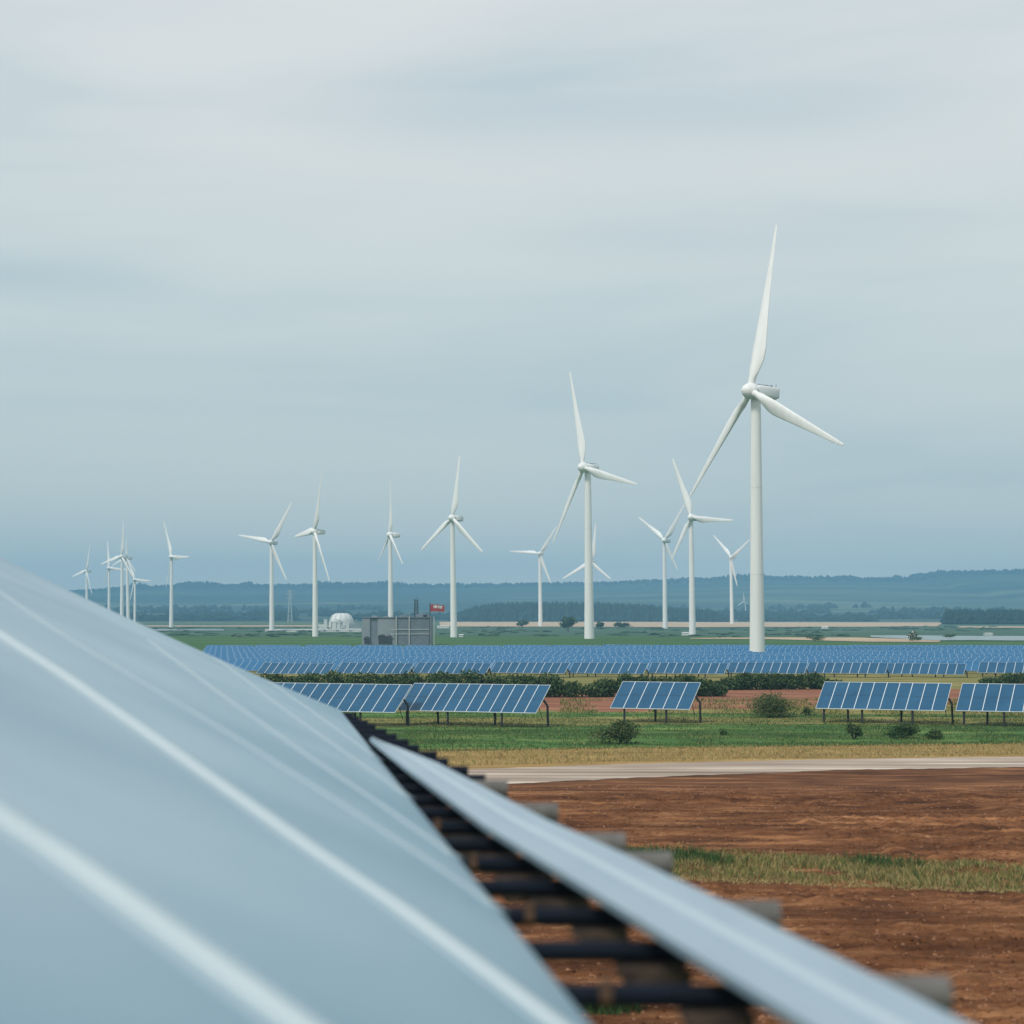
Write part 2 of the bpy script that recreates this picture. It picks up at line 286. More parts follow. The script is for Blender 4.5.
def tree_mass(name, spots, m, seed):
    """A far wood: many pointed, uneven tree bodies in one object."""
    r = random.Random(seed); vs = []; fs = []
    for (x, y, z, h, wd) in spots:
        o = len(vs); n = 6; prof = [(0, .5), (.18, 1), (.5, .78), (.8, .4)]
        for (tz, tr) in prof:
            for k in range(n):
                a = 2 * math.pi * k / n + tz * 2; rr = wd * tr * (.65 + .6 * r.random()); vs.append((x + rr * math.cos(a), y + rr * math.sin(a), z + h * tz * (.93 + .14 * r.random())))
        vs.append((x + wd * .2 * (r.random() - .5), y, z + h))
        for q in range(3):
            for k in range(n): fs.append((o + q * n + k, o + q * n + (k + 1) % n, o + (q + 1) * n + (k + 1) % n)); fs.append((o + q * n + k, o + (q + 1) * n + (k + 1) % n, o + (q + 1) * n + k))
        for k in range(n): fs.append((o + 3 * n + k, o + 3 * n + (k + 1) % n, o + 4 * n))
    return kind(mesh_np(name, np.array(vs), np.array(fs), m), 'stuff')
rr = random.Random(5); sp = []
for k in range(2600):                             # woods along the ridge and the upper slope
    px = rr.uniform(-40, 1080); d = rr.choice([rr.uniform(4250, 4430), rr.uniform(4300, 4400)]); x = (px - 512) / F * d
    hgt = rr.uniform(4, 8) * (1 + 1.1 * max(0, n1(px / 23, 4)) * 2 * (n1(px / 90, 7) > -.1)); sp.append((x, d, hill_z(x, d) - 2, hgt, rr.uniform(4, 8)))
tree_mass('ridge_woods', sp, M['hill_wood'], 1)
sp = []
for k in range(2600):                             # broken tree lines on the lower slope
    row = rr.choice([2150, 2150, 2230, 2420, 2700, 3000]); px = rr.uniform(-40, 1080)
    if n1(px / 45, row % 17) < -.05: continue
    d = row + rr.uniform(-25, 25) + 90 * n1(px / 160, row % 13); x = (px - 512) / F * d; sp.append((x, d, hill_z(x, d) - 1, rr.uniform(4, 10), rr.uniform(4, 9)))
tree_mass('hillside_tree_lines', sp, M['conifer'], 2)
sp = []
for k in range(1900):                             # the dark wood behind the beige field
    px = rr.uniform(452, 728); top = np.interp(px, [452, 475, 500, 580, 640, 690, 715, 728], [614, 605, 602.5, 601.5, 604, 608, 610, 616])
    d = rr.uniform(2020, 2180); x = (px - 512) / F * d; h = max(3, (HY - top) / F * d + CZ) * rr.uniform(.6, 1.08); sp.append((x, d, -.5, h, rr.uniform(3, 5.5)))
tree_mass('distant_wood', sp, M['conifer'], 3)
sp = []
for k in range(900):
    px = rr.uniform(946, 1120); d = rr.uniform(1560, 1680); x = (px - 512) / F * d; sp.append((x, d, -.5, rr.uniform(8.5, 13), rr.uniform(3, 5)))
tree_mass('distant_wood', sp, M['conifer'], 4)
sp = []
for k in range(900):                             # low bushes over the far plain
    py = rr.uniform(626.5, 637); px = rr.uniform(120, 1060); g = G(px, py)
    if n1(px / 30, int(py)) < .06: continue
    if px > 860 and py > 631: continue
    sp.append((g.x, g.y, -.2, rr.uniform(.4, 1.0), rr.uniform(1.5, 4)))
tree_mass('plain_scrub', sp, M['scrub'], 6)

# ------------------------------------------------------------------ shrubs, hedges
def leaf_cloud(spots, n, size, seed, mats, probs, stray=.3):
    """spots: (x,y,z,rx,ry,rz) lobes; leaves lie in a thick outer shell of each lobe."""
    r = np.random.default_rng(seed); sp = np.array(spots); wv = (sp[:, 3] * sp[:, 4] + sp[:, 5] * sp[:, 3]); k = r.choice(len(sp), n, p=wv / wv.sum())
    u = r.normal(size=(n, 3)); u /= np.linalg.norm(u, axis=1)[:, None]; rad = r.random(n) ** .5 * (1 + stray * r.normal(size=n) * (r.random(n) < .4))
    c = sp[k, :3] + u * sp[k, 3:] * rad[:, None]; c[:, 2] = np.maximum(c[:, 2], .04)
    a = r.normal(size=(n, 3)); a /= np.linalg.norm(a, axis=1)[:, None]; b = np.cross(a, r.normal(size=(n, 3))); b /= np.linalg.norm(b, axis=1)[:, None]
    s = size * (.6 + .8 * r.random(n))[:, None]
    v = np.stack([c - a * s, c + b * s * .5, c + a * s, c - b * s * .5], 1).reshape(-1, 3)
    f = np.arange(4 * n).reshape(n, 4); return v, f, r.choice(len(mats), n, p=probs)
LM = lambda: [M['leaf_d'], M['leaf_m'], M['leaf_o']]
def shrub(loc, wd, ht, n, label, seed, probs=(.5, .38, .12), group=None, size=.07, name='shrub', sparse=False):
    r = random.Random(seed); o = tag(empty(name, loc), label, 'shrub', group); sp = []
    for k in range(9 if not sparse else 6):
        a = r.uniform(0, 6.28); q = r.uniform(0, .62) * wd / 2; hz = ht * r.uniform(.28, .72) * (1 - .45 * q / (wd / 2)); s = r.uniform(.28, .45) * (.6 if sparse else 1)
        sp.append((q * math.cos(a), q * math.sin(a) * .8, hz, wd * s * .8, wd * s * .8, ht * s * .85))
    v, f, mi = leaf_cloud(sp, n, size, seed, LM(), probs, .42)
    mesh_np('foliage', v, f, LM(), mi, parent=o)
    for k in range(6):
        mb = MB(); x, y, z = sp[k % len(sp)][:3]; a = Vector((x * .15, y * .15, -.05)); b = Vector((x * .55, y * .55, z * .6)); c = Vector((x, y, z)); mb.tube(a, b, .035, .025, 5); mb.tube(b, c, .025, .008, 5); mb.build('stem', M['bark'], o)
    return o
def hedge(p0, p1, ht, dep, n, label, seed, probs=(.62, .33, .05)):
    a, b = Vector(p0), Vector(p1); Ln = (b - a).length; o = tag(empty('hedge', a), label, 'hedge', 'dark hedges below the far solar field'); sp = []; k = int(Ln / 1.1); r = random.Random(seed); mb = MB()
    for i in range(k):
        q = (b - a) * ((i + .5) / k); h = ht * (.93 + .22 * n1(i * .3, seed) + .12 * r.random()); e = min(i, k - 1 - i); h *= min(1, .6 + .2 * e)
        sp.append((q.x + r.uniform(-.4, .4), q.y + r.uniform(-.5, .5), h * .48, r.uniform(.9, 1.5), dep * r.uniform(.4, .6), h * .54)); mb = MB(); mb.tube((q.x, q.y, -.1), (q.x, q.y, h * .6), .06, .03, 5); mb.build('stem', M['bark'], o)
    v, f, mi = leaf_cloud(sp, n, .15, seed, LM(), probs, .1); mesh_np('foliage', v, f, LM(), mi, parent=o); return o
hedge(G(240, 697), G(577, 697), 2.35, 3.2, 30000, 'long dark green hedge behind the two joined solar tables beside the foreground panel', 31)
hedge(G(592, 697), G(722, 696), 2.1, 3.0, 14000, 'short dark green hedge behind the small solar table standing alone', 32)
hedge(G(712, 690), G(838, 689), 1.75, 2.6, 12000, 'low dark green hedge under the far panels behind the round shrub on red soil', 33)
hedge(G(986, 685), G(1090, 685), 1.5, 2.6, 8000, 'low dark hedge at the right picture edge behind the rightmost solar table', 34)
g = 'shrubs scattered over the meadow'
shrub(G(770, 717.5), 4.1, 2.3, 5200, 'round olive green shrub standing at the edge of the red soil band', 41, (.24, .46, .30), g)
shrub(G(620, 743.5), 3.2, 1.75, 5200, 'wide dark green shrub in the meadow in front of the small solar table', 42, (.2, .45, .35), g)
shrub(G(854, 739), 1.5, 1.55, 1100, 'thin see-through shrub in the meadow in front of the ten module solar table', 43, (.4, .4, .2), g, sparse=True)
shrub(G(905, 738.5), 2.3, 1.05, 2600, 'dense low dark green shrub in the meadow below the gap between two solar tables', 44, (.6, .35, .05), g)
shrub(G(934, 739), 1.5, .75, 1200, 'small flat shrub touching the right side of the dense low shrub', 45, (.5, .4, .1), g)
shrub(G(806, 715.5), 1.0, .8, 450, 'tiny shrub beside the left end of the ten module solar table', 46, (.45, .4, .15), g)
shrub(G(724, 735), .8, .4, 260, 'tiny tuft shrub in the meadow below the round olive shrub', 47, (.5, .4, .1), g)
def field_tree(px, py, h, wd, label, seed, m=None, cat='tree', nm='field_tree'):
    o = tag(empty(nm, G(px, py)), label, cat, 'small trees on the far plain'); r = random.Random(seed)
    sp = [(r.uniform(-.35, .35) * wd, r.uniform(-.3, .3) * wd, h * r.uniform(.4, .78), wd * r.uniform(.2, .34), wd * .28, h * r.uniform(.18, .28)) for k in range(6)]
    ms = m or [M['leaf_m'], M['leaf_d']]; v, f, mi = leaf_cloud(sp, 900, .09 * h, seed, ms, [1 / len(ms)] * len(ms)); mesh_np('crown', v, f, ms, mi, parent=o)
    mb = MB(); mb.tube((0, 0, -.2), (0, 0, h * .55), .04 * h, .02 * h, 6); mb.build('trunk', M['bark'], o)
field_tree(568, 631, 7, 9, 'dark tree clump on the beige field edge just left of the second largest turbine', 51)
field_tree(522, 628, 4.5, 6, 'small dark tree under the beige field left of a slim far turbine', 52)
field_tree(601, 629, 4.2, 5, 'small dark tree touching the right side of the second largest tower', 53)
field_tree(618, 628.5, 4, 5, 'lone small dark tree on the beige field right of the second largest tower', 54)
field_tree(626, 628.5, 3.6, 5, 'lower dark tree, right half of the pair below the beige field', 55)
field_tree(910, 641, 3.4, 3.6, 'pale blossoming tree at the pond edge above the far solar field', 56, [M['blossom'], M['leaf_d'], M['leaf_m']])
field_tree(917, 641.5, 1.5, 4, 'low dark bush at the foot of the pale blossoming tree', 57)
field_tree(950, 638.6, 1.5, 5, 'low dark bush standing in the pale pond', 58)
field_tree(815, 641.5, 1.6, 7, 'low dark green bush clump in the pale strip right of the largest tower', 59)

# ------------------------------------------------------------------ grass
def pts_in(top, bot, n, seed, z=.03, density=None):
    r = np.random.default_rng(seed); px = r.uniform(top[0][0], top[-1][0], n * 2); t = r.random(n * 2)
    ty = np.interp(px, [p[0] for p in top], [p[1] for p in top]); by = np.interp(px, [p[0] for p in bot], [p[1] for p in bot])
    dt = CZ * F / (ty - HY); db = CZ * F / (by - HY); d = db + (dt - db) * t; x = (px - 512) / F * d
    keep = np.array([n1(a * .5, 3) + n1(b * .6, 9) + .7 * n1(a * 1.7 + b, 5) for a, b in zip(x, d)]) > (density if density is not None else -9)
    q = np.stack([x, d, np.full(len(x), z)], 1)[keep][:n]; q[:, 2] = np.where(q[:, 1] < 97, soil_z(q[:, 0], q[:, 1]) - .01, z); return q
vt, vb = [(560, 849), (660, 854), (800, 858), (1024, 871), (1100, 875)], [(560, 872), (660, 877), (800, 884), (1024, 893), (1100, 897)]
blades('verge_grass', pts_in(vt, vb, 24000, 61, density=-.45), .06, .30, .012, [M['g_green'], M['g_yel'], M['g_dry'], M['g_dark']], 61, .9, [.16, .36, .44, .04])
blades('verge_grass_tufts', pts_in(vt, vb, 9000, 62, density=.35), .2, .5, .014, [M['g_green'], M['g_dark']], 62, .7, [.6, .4])
blades('verge_straw', pts_in([(600, 873), (700, 878), (1100, 894)], [(600, 877), (700, 882), (1100, 898)], 5000, 63), .04, .13, .014, [M['g_dry'], M['g_dry']], 63, 1.6)
blades('verge_straw', pts_in([(600, 846), (1100, 868)], [(600, 853), (1100, 873)], 4000, 64), .04, .16, .014, [M['g_dry'], M['g_yel']], 64, 1.4)
mt, mbm = [(330, 712), (1060, 716)], [(330, 755), (440, 752), (1060, 745)]
blades('meadow_grass', pts_in(mt, mbm, 42000, 65, density=-.25),   .04, .15, .018, [M['g_green'], M['g_dark'], M['g_yel']], 65, 1.2, [.55, .33, .12])
blades('meadow_grass_dry', pts_in(mt, mbm, 7000, 66, density=.3),   .05, .18, .018, [M['g_dry'], M['g_yel']], 66, .9)
blades('verge_grass', pts_in([(400, 750), (1060, 744)], [(400, 768), (640, 762), (1060, 755)], 16000, 67, z=.01), .06, .2, .02, [M['g_dry'], M['g_yel']], 67, 1.0, [.85, .15])
blades('olive_grass', pts_in([(560, 700), (1060, 700)], [(560, 714), (1060, 716)], 9000, 68, density=0), .1, .35, .03, [M['g_dry'], M['g_yel'], M['g_green']], 68, .9)
blades('soil_weeds', np.concatenate([np.array([[.9 * math.cos(a) * q + 1.85, .6 * math.sin(a) * q + 40.2, .0] for a, q in zip(rng.random(500) * 6.28, rng.random(500))])]), .08, .3, .015, [M['g_green'], M['g_dark']], 69, .9)

r = np.random.default_rng(77); nC = 30000; cy = 37 + 56 * r.random(nC) ** 1.3; cx = (-60 + 640 * r.random(nC)) / F * cy * 1.0 - .5
cs = .012 + .05 * r.random(nC) ** 3; base = np.stack([cx, cy, soil_z(cx, cy)], 1)
oc = np.array([[1, 0, 0], [-1, 0, 0], [0, 1, 0], [0, -1, 0], [0, 0, .8], [0, 0, -.6]], float)
cv = (base[:, None] + oc[None] * cs[:, None, None] * (.6 + .8 * r.random((nC, 6, 3)))).reshape(-1, 3)
ft = np.array([[0, 2, 4], [2, 1, 4], [1, 3, 4], [3, 0, 4], [2, 0, 5], [1, 2, 5], [3, 1, 5], [0, 3, 5]]); cf = (np.arange(nC)[:, None, None] * 6 + ft[None]).reshape(-1, 3)
kind(mesh_np('soil_clods', cv, cf, [M['soil'], M['clod']], np.repeat((r.random(nC) < .3).astype(int), 8)), 'stuff')

# ------------------------------------------------------------------ solar tables
PSI, TILT = R(-22.4), R(33.4)
def table_meshes(nm, slope, modw, hb, full):
    ct, st = math.cos(TILT), math.sin(TILT); Wd = nm * modw
    sp = lambda x, s, u=0: Vector((x, s * ct - u * st, hb + s * st + u * ct))
    gl, fr = MB(), MB()
    def slab(mb, x0, x1, s0, s1, u0, u1, mi=0):
        v = [sp(x, s, u) for x in (x0, x1) for s in (s0, s1) for u in (u0, u1)]
        mb.add(v, [(0, 1, 3, 2), (4, 6, 7, 5), (0, 4, 5, 1), (2, 3, 7, 6), (0, 2, 6, 4), (1, 5, 7, 3)], mi)
    fw = .025 if full else .028
    slab(gl, .01, Wd - .01, .01, slope - .01, -.03, .0)
    for i in range(nm + 1):
        x = i * modw; a = max(0, x - fw); b = min(Wd, x + fw); slab(fr, a, b, 0, slope, -.035, .012)
    e_ = .04 if full else .012; slab(fr, 0, Wd, 0, e_, -.038, .010); slab(fr, 0, Wd, slope - e_, slope, -.038, .010)
    if full:
        slab(fr, 0, Wd, slope * .5 - .012, slope * .5 + .012, -.02, .004, 1)
    posts = []; xs = [Wd * t for t in ((.06, .36, .75) if nm > 7 else (.17, .7))]
    for x in xs:
        mb = MB(); a = sp(x, .22, -.1); mb.tube((a.x, a.y, -.1), a, .085, .085, 8); mb.box((a.x, a.y, a.z - .02), (.36, .16, .1)); posts.append(('front_post', mb))
    for x in [Wd * t for t in ((.2, .62, .975) if nm > 7 else (.45, .97))]:
        end = x > .9 * Wd; mb = MB(); a = sp(x, slope * (.55 if end else .72), -.1); k = Vector((a.x + (.42 if end else 0), a.y + .2, a.z - .5)); mb.path([(k.x + .05 * end, k.y + .02, -.1), k, k.lerp(a, .6) + Vector((0, 0, .1 * end)), a], .08, 8); mb.tube((a.x, a.y + .29, .5), sp(x, slope * .35, -.1), .028, .028, 6); posts.append(('rear_post', mb))
    be = MB()
    for s in (slope * .1, slope * .72): slab(be, .05, Wd - .05, s - .05, s + .05, -.14, -.04)
    return gl, fr, posts, be
def solar_table(px, py, d, nm, slope, modw, hb, label, group):
    p = P(px, py, d); o = tag(empty('solar_table', (p.x, p.y, 0), PSI), label, 'solar panels', group)
    gl, fr, posts, be = table_meshes(nm, slope, modw, hb, True)
    gl.build('panel_glass', M['glass'], o); fr.build('panel_frame', [M['alu'], M['steel_dark']], o); be.build('support_beam', M['steel_dark'], o)
    for n_, mb in posts: mb.build(n_, M['steel_dark'], o)
    return o
grp = 'solar tables in the meadow'
solar_table(254, 710.5, 144.5, 12, 3.42, .945, 1.05, 'twelve module solar table partly hidden by the large foreground panel', grp)
solar_table(397.5, 711, 143.5, 12, 3.42, .895, 1.05, 'twelve module solar table with a bent strut at its right end', grp)
solar_table(610, 708, 147, 6, 3.42, 1.02, 1.05, 'small solar table of only six modules standing alone', grp)
solar_table(815.5, 708.5, 146.5, 10, 3.42, .945, 1.05, 'ten module solar table behind the thin shrub and the dense low shrub', grp)
solar_table(955.5, 710, 143, 10, 3.42, .945, 1.05, 'solar table cut off by the right edge of the picture', grp)
# far field: front row with parts, the packed rows behind as one mesh each
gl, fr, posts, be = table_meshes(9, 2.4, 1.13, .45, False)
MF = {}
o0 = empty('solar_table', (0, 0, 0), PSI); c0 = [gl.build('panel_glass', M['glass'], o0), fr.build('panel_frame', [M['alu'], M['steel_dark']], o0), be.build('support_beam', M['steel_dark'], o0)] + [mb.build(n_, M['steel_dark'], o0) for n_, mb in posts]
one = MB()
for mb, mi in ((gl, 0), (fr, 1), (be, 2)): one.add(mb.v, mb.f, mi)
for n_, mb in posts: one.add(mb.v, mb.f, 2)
so = one.build('solar_table', [M['glass_sheen'], M['alu_far'], M['steel_dark']], None, (0, 0, 0), (0, 0, PSI))
ordn = ['first', 'second', 'third', 'fourth', 'fifth', 'sixth', 'seventh', 'eighth', 'ninth', 'tenth', 'eleventh', 'twelfth', 'thirteenth']
frow = 'solar tables in the front row of the far field'
brow = 'solar tables in the packed rows of the far field'
used0 = False; pitch = 9.85
jr = random.Random(3)
# front row, counted from the foreground panel
x = -32.5; k = 0
while k < 10:
    if k == 9: x += 2.0
    d = 254 + jr.uniform(-.8, .8) + .018 * x
    if not used0: o = o0; used0 = True
    else:
        o = o0.copy(); COL.objects.link(o)
        for c in c0: q = c.copy(); COL.objects.link(q); q.parent = o
    o.location = (x, d, jr.uniform(-.08, .08))
    tag(o, ('%s table from the left in the front row of the far solar field' % ordn[k]) if k < 9 else 'table right of the wide gap in the front row of the far solar field', 'solar panels', frow)
    x += pitch + jr.uniform(-.05, .35); k += 1
first = True; d = 266.5; row = 0
while d < 402:
    x0 = -(512 - 222) / F * d - (0 if row % 2 else 4); x = x0; x1 = (1024 - 512) / F * d + 6
    while x < x1:
        gap = abs(x - ((985 - 512) / F * d)) < 3
        if not (330 < d < 350 and abs(x + 4.5 - 42.6) < 6.5):
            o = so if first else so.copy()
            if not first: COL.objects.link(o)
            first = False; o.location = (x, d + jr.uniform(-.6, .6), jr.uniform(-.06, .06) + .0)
            tag(o, 'blue solar table in the dense rows behind the front row of the far field', 'solar panels', brow)
        x += pitch + (1.6 if gap else jr.uniform(0, .2))
    d += 9.2 + row * .35; row += 1

# ------------------------------------------------------------------ wind turbines
def fit_rotor(tp, phi0):
    tp = np.array(tp, float); ang = np.arctan2(tp[:, 1], tp[:, 0]); order = np.argsort(ang); q = tp[order]; best = None
    for phi in np.arange(-70, 71, 5):
        for gam in np.arange(0, 15, 2.):
            th = np.arange(-180, -60, 2.)[:, None] + np.array([0, 120, 240])[None]
            a, p_, g_ = np.radians(th), math.radians(phi), math.radians(gam)
            mx_ = math.cos(g_) * np.cos(a) * math.cos(p_) + math.sin(g_) * math.sin(p_); mz = math.cos(g_) * np.sin(a); my = -math.cos(g_) * np.cos(a) * math.sin(p_) + math.sin(g_) * math.cos(p_)
            for sh_ in range(3):
                qq = np.roll(q, sh_, 0); Rr = (mx_ * qq[:, 0] + mz * qq[:, 1]).sum(1) / (mx_ ** 2 + mz ** 2).sum(1)
                e = ((Rr[:, None] * mx_ - qq[:, 0]) ** 2 + (Rr[:, None] * mz - qq[:, 1]) ** 2).sum(1) / (q ** 2).sum() + .00002 * (phi - phi0) ** 2 + .00025 * gam ** 2
                i = int(np.argmin(e))
                if Rr[i] > 0 and (best is None or e[i] < best[0]): best = (e[i], phi, Rr[i] * my[i], np.roll(order, sh_))
    dep = np.zeros(3); dep[best[3]] = best[2]; return math.radians(best[1]), dep
def blade_mesh(d, n, Ln, wide):
    """Blade from the hub centre along d; n is the rotor axis."""
    d = d.normalized(); t = d.cross(n).normalized(); up = d.cross(t).normalized(); mb = MB(); rings = []
    st = [(.03, .040, 1, 0), (.07, .040, 1, 0), (.12, .060, .72, 24), (.18, .084, .42, 19), (.25, .092, .30, 14), (.34, .083, .25, 10), (.48, .066, .22, 6), (.64, .050, .19, 3), (.80, .036, .17, 1), (.92, .026, .16, 0), (.98, .018, .18, 0), (1.0, .010, .25, 0)]
    for (s, ch, th, tw) in st:
        c = ch * Ln; a = R(tw); T = t * math.cos(a) + up * math.sin(a); U = up * math.cos(a) - t * math.sin(a); ring = []
        off = .5 if th == 1 else .5 - .2 * min(1, (1 - th) / .6)
        for k in range(12):
            q = 2 * math.pi * k / 12; xx = .5 + .5 * math.cos(q); yy = math.sin(q) * .5 * th
            if th < 1: yy *= (1 - .75 * xx ** 2.2) / .9
            we = wide * (1 + (.7 * max(0, s - .6) if wide > 1.2 else 0)); ring.append(d * (s * Ln) + T * ((xx - off) * c * we) + U * (yy * c * we))
        rings.append(ring)
    mb.loft(rings); return mb
def turbine(base, hub, tips, label, phi0=35, dist=None, detail=1, nl=.62, group='white wind turbines'):
    bx, by = base; d = dist or CZ * F / (by - HY); k = d / F
    hz = CZ + (HY - hub[1]) * k; loc = Vector(((bx - 512) * k, d, 0)); o = tag(empty('wind_turbine', loc), label, 'wind turbine', group)
    tp = [((x - hub[0]), (hub[1] - y)) for x, y in tips]; phi, dep = fit_rotor(tp, phi0); s = hz / 62
    n = Vector((-math.sin(phi), -math.cos(phi), .07)).normalized()
    over = 3.4 * s; H = P(hub[0], hub[1], d + n.y * over) - loc
    Tt = Vector((max(-1.5 * k, min(1.5 * k, H.x)), 0, hz - 1.45 * s))
    mb = MB(); rb, rt = .0292 * hz, .0182 * hz; nseg = 28 if detail else 14; rings = []
    for q in range(9):
        u = q / 8; c = Vector((0, 0, -.3)).lerp(Tt, u); rr_ = rb + (rt - rb) * u ** .85
        rings.append([c + Vector((rr_ * math.cos(2 * math.pi * i / nseg), rr_ * math.sin(2 * math.pi * i / nseg), 0)) for i in range(nseg)])
    mb.loft(rings)
    tw = mb.build('tower', M['white'], o)
    if detail > 1:
        mb = MB()
        for u in (.33, .66): c = Vector((0, 0, -.3)).lerp(Tt, u); rr_ = rb + (rt - rb) * u ** .85; mb.tube(c - Vector((0, 0, .06)), c + Vector((0, 0, .06)), rr_ + .03, rr_ + .03, 28)
        mb.build('flange', M['nacelle'], tw)
    # nacelle: rounded box behind the hub, along -n
    ax = -n; sd_ = Vector((-ax.y, ax.x, 0)).normalized(); uz = ax.cross(sd_); uz = uz if uz.z > 0 else -uz; mb = MB(); rings = []
    for (a, hw, hh, zo) in [(.9, .95, 1.0, 0), (1.3, 1.4, 1.35, 0), (2.2, 1.6, 1.55, .05), (6.5, 1.6, 1.55, .1), (9.2, 1.5, 1.4, .15), (9.9, 1.35, 1.2, .2), (10.1, 1.0, .9, .2)]:
        ring = []
        for i in range(16):
            q = 2 * math.pi * (i + .5) / 16; cx, cz = math.cos(q), math.sin(q); e = .45
            ring.append(H + (ax * (a if a < 2 else a * nl) + sd_ * (math.copysign(abs(cx) ** e, cx) * hw) + uz * (math.copysign(abs(cz) ** e, cz) * hh + zo)) * s)
        rings.append(ring)
    mb.loft(rings); nc = mb.build('nacelle', M['nacelle'], o)
    if detail > 1:
        mb = MB(); c = H + (ax * 8.6 + uz * 2.0) * s
        for e in (-1, 1): mb.tube(H + (ax * 8.8 * nl + sd_ * e * .9 + uz * 1.4) * s, H + (ax * 8.8 * nl + sd_ * e * .9 + uz * 2.3) * s, .05 * s, .05 * s, 6)
        mb.path([H + (ax * 4 * nl + sd_ * 1.3 + uz * 1.6) * s, H + (ax * 4 * nl + sd_ * 1.3 + uz * 2.1) * s, H + (ax * 9.2 * nl + sd_ * 1.3 + uz * 2.1) * s, H + (ax * 9.2 * nl + sd_ * 1.3 + uz * 1.5) * s], .06 * s, 6)
        mb.build('rail', M['sleeve'], nc)
        mb = MB(); mb.box(H + (ax * 5.5 * nl + uz * 1.72) * s, (1.1 * s, 1.1 * s, .25 * s)); mb.box(H + (ax * 7.6 * nl + uz * 1.75) * s, (.9 * s, .9 * s, .3 * s)); mb.build('roof_hatch', M['vent'], nc)
    # spinner
    mb = MB(); rings = []
    for (a, r_) in [(2.25, .2), (2.1, .7), (1.7, 1.2), (1.1, 1.6), (.3, 1.85), (-.4, 1.9), (-.9, 1.75)]:
        rings.append([H + (n * a + (sd_ * math.cos(2 * math.pi * i / 20) + uz * math.sin(2 * math.pi * i / 20)) * r_) * s for i in range(20)])
    mb.loft(rings); mb.build('spinner', M['white'], o)
    for (tx, tz), dp in zip(tp, dep):
        v = P(hub[0] + tx, hub[1] - tz, d + H.y + dp * k) - loc - H; bm_ = blade_mesh(v, n, v.length, 1.06 if detail > 1 else 1.32); b = bm_.build('blade', M['white'], o, H)
    return o
turbine((757.3, 650), (750.5, 391), [(776, 225), (843.5, 444.5), (690, 497)], 'largest wind turbine, its tower rising out of the far solar field on the right', phi0=48, dist=344, detail=2, nl=.74)
turbine((589.3, 638.5), (583.3, 467.5), [(569.6, 371.5), (637.5, 484), (553, 543.5)], 'second largest wind turbine, left of the largest, blade tip pointing up left', phi0=42, detail=2)
turbine((692.5, 635), (691.3, 517.5), [(672.2, 459), (733, 520), (671.5, 560.6)], 'mid-size wind turbine just left of the largest tower, one blade level to the right', phi0=30)
turbine((665.2, 628.5), (664.5, 540.5), [(638.5, 517.5), (684.7, 503.5), (678, 570)], 'slim wind turbine whose upper blade tip crosses the blade of the largest turbine', phi0=20)
turbine((732, 624), (731, 557.3), [(713.5, 535.5), (750, 539), (737.4, 586)], 'small far wind turbine close to the left side of the largest tower', phi0=15)
turbine((540.5, 626.3), (539.8, 553.5), [(510, 551.5), (556.5, 526), (551, 583)], 'small wind turbine left of the second largest, one blade level to the left', phi0=15)
turbine((592.3, 625), (591.5, 562), [(595.4, 524), (562.6, 579), (611, 579)], 'far wind turbine with its tower hidden behind the second largest tower', phi0=15)
turbine((453.8, 637), (452.3, 518), [(459.3, 455.5), (421, 550.5), (482.6, 551.8)], 'wind turbine right of the grey building and the red flag', phi0=38)
turbine((390.8, 632), (390, 534.8), [(390.5, 480.8), (378, 562), (402.7, 563.8)], 'wind turbine rising straight behind the grey building', phi0=52, dist=760)
turbine((315.3, 636.3), (314.6, 531.5), [(322.2, 467), (294.6, 537), (329.6, 581)], 'wind turbine left of the white dome, long blade down right', phi0=45)
turbine((271.8, 631.7), (271, 542.3), [(291.5, 502.3), (238.6, 535.5), (286.8, 580)], 'wind turbine second left of the white dome, one blade stretched to the left', phi0=15)
turbine((171.2, 627), (171.3, 556.8), [(163.6, 521), (189, 556.6), (166, 588)], 'small wind turbine standing alone just above the edge of the foreground panel', phi0=20)
turbine((134.7, 628), (134.6, 579.7), [(126.3, 558), (151, 580.6), (130.2, 600)], 'rightmost and lowest wind turbine of the far left cluster', phi0=20, detail=0)
turbine((121.7, 627), (121.6, 556.6), [(123.2, 521), (101, 564.4), (134, 578.5)], 'tallest wind turbine of the far left cluster', phi0=20, detail=0)
turbine((109, 624), (108.6, 568), [(107.3, 540.5), (127.5, 569.5), (103.5, 586)], 'wind turbine in the far left cluster with one blade level to the right', phi0=20, detail=0)
turbine((128.3, 625), (126.4, 557.8), [(125.8, 538), (111.5, 566), (136, 572)], 'wind turbine in the far left cluster hidden mostly behind its tallest one', phi0=20, detail=0)
turbine((87, 624), (86.2, 571), [(90, 543), (72, 577), (92, 594)], 'leftmost wind turbine, beside the top edge of the foreground panel', phi0=20, detail=0)
turbine((746.5, 620), (744, 601.5), [(743.4, 593), (737, 606), (748.3, 604)], 'tiny pale wind turbine low against the hills beside the largest tower', phi0=15, detail=0)

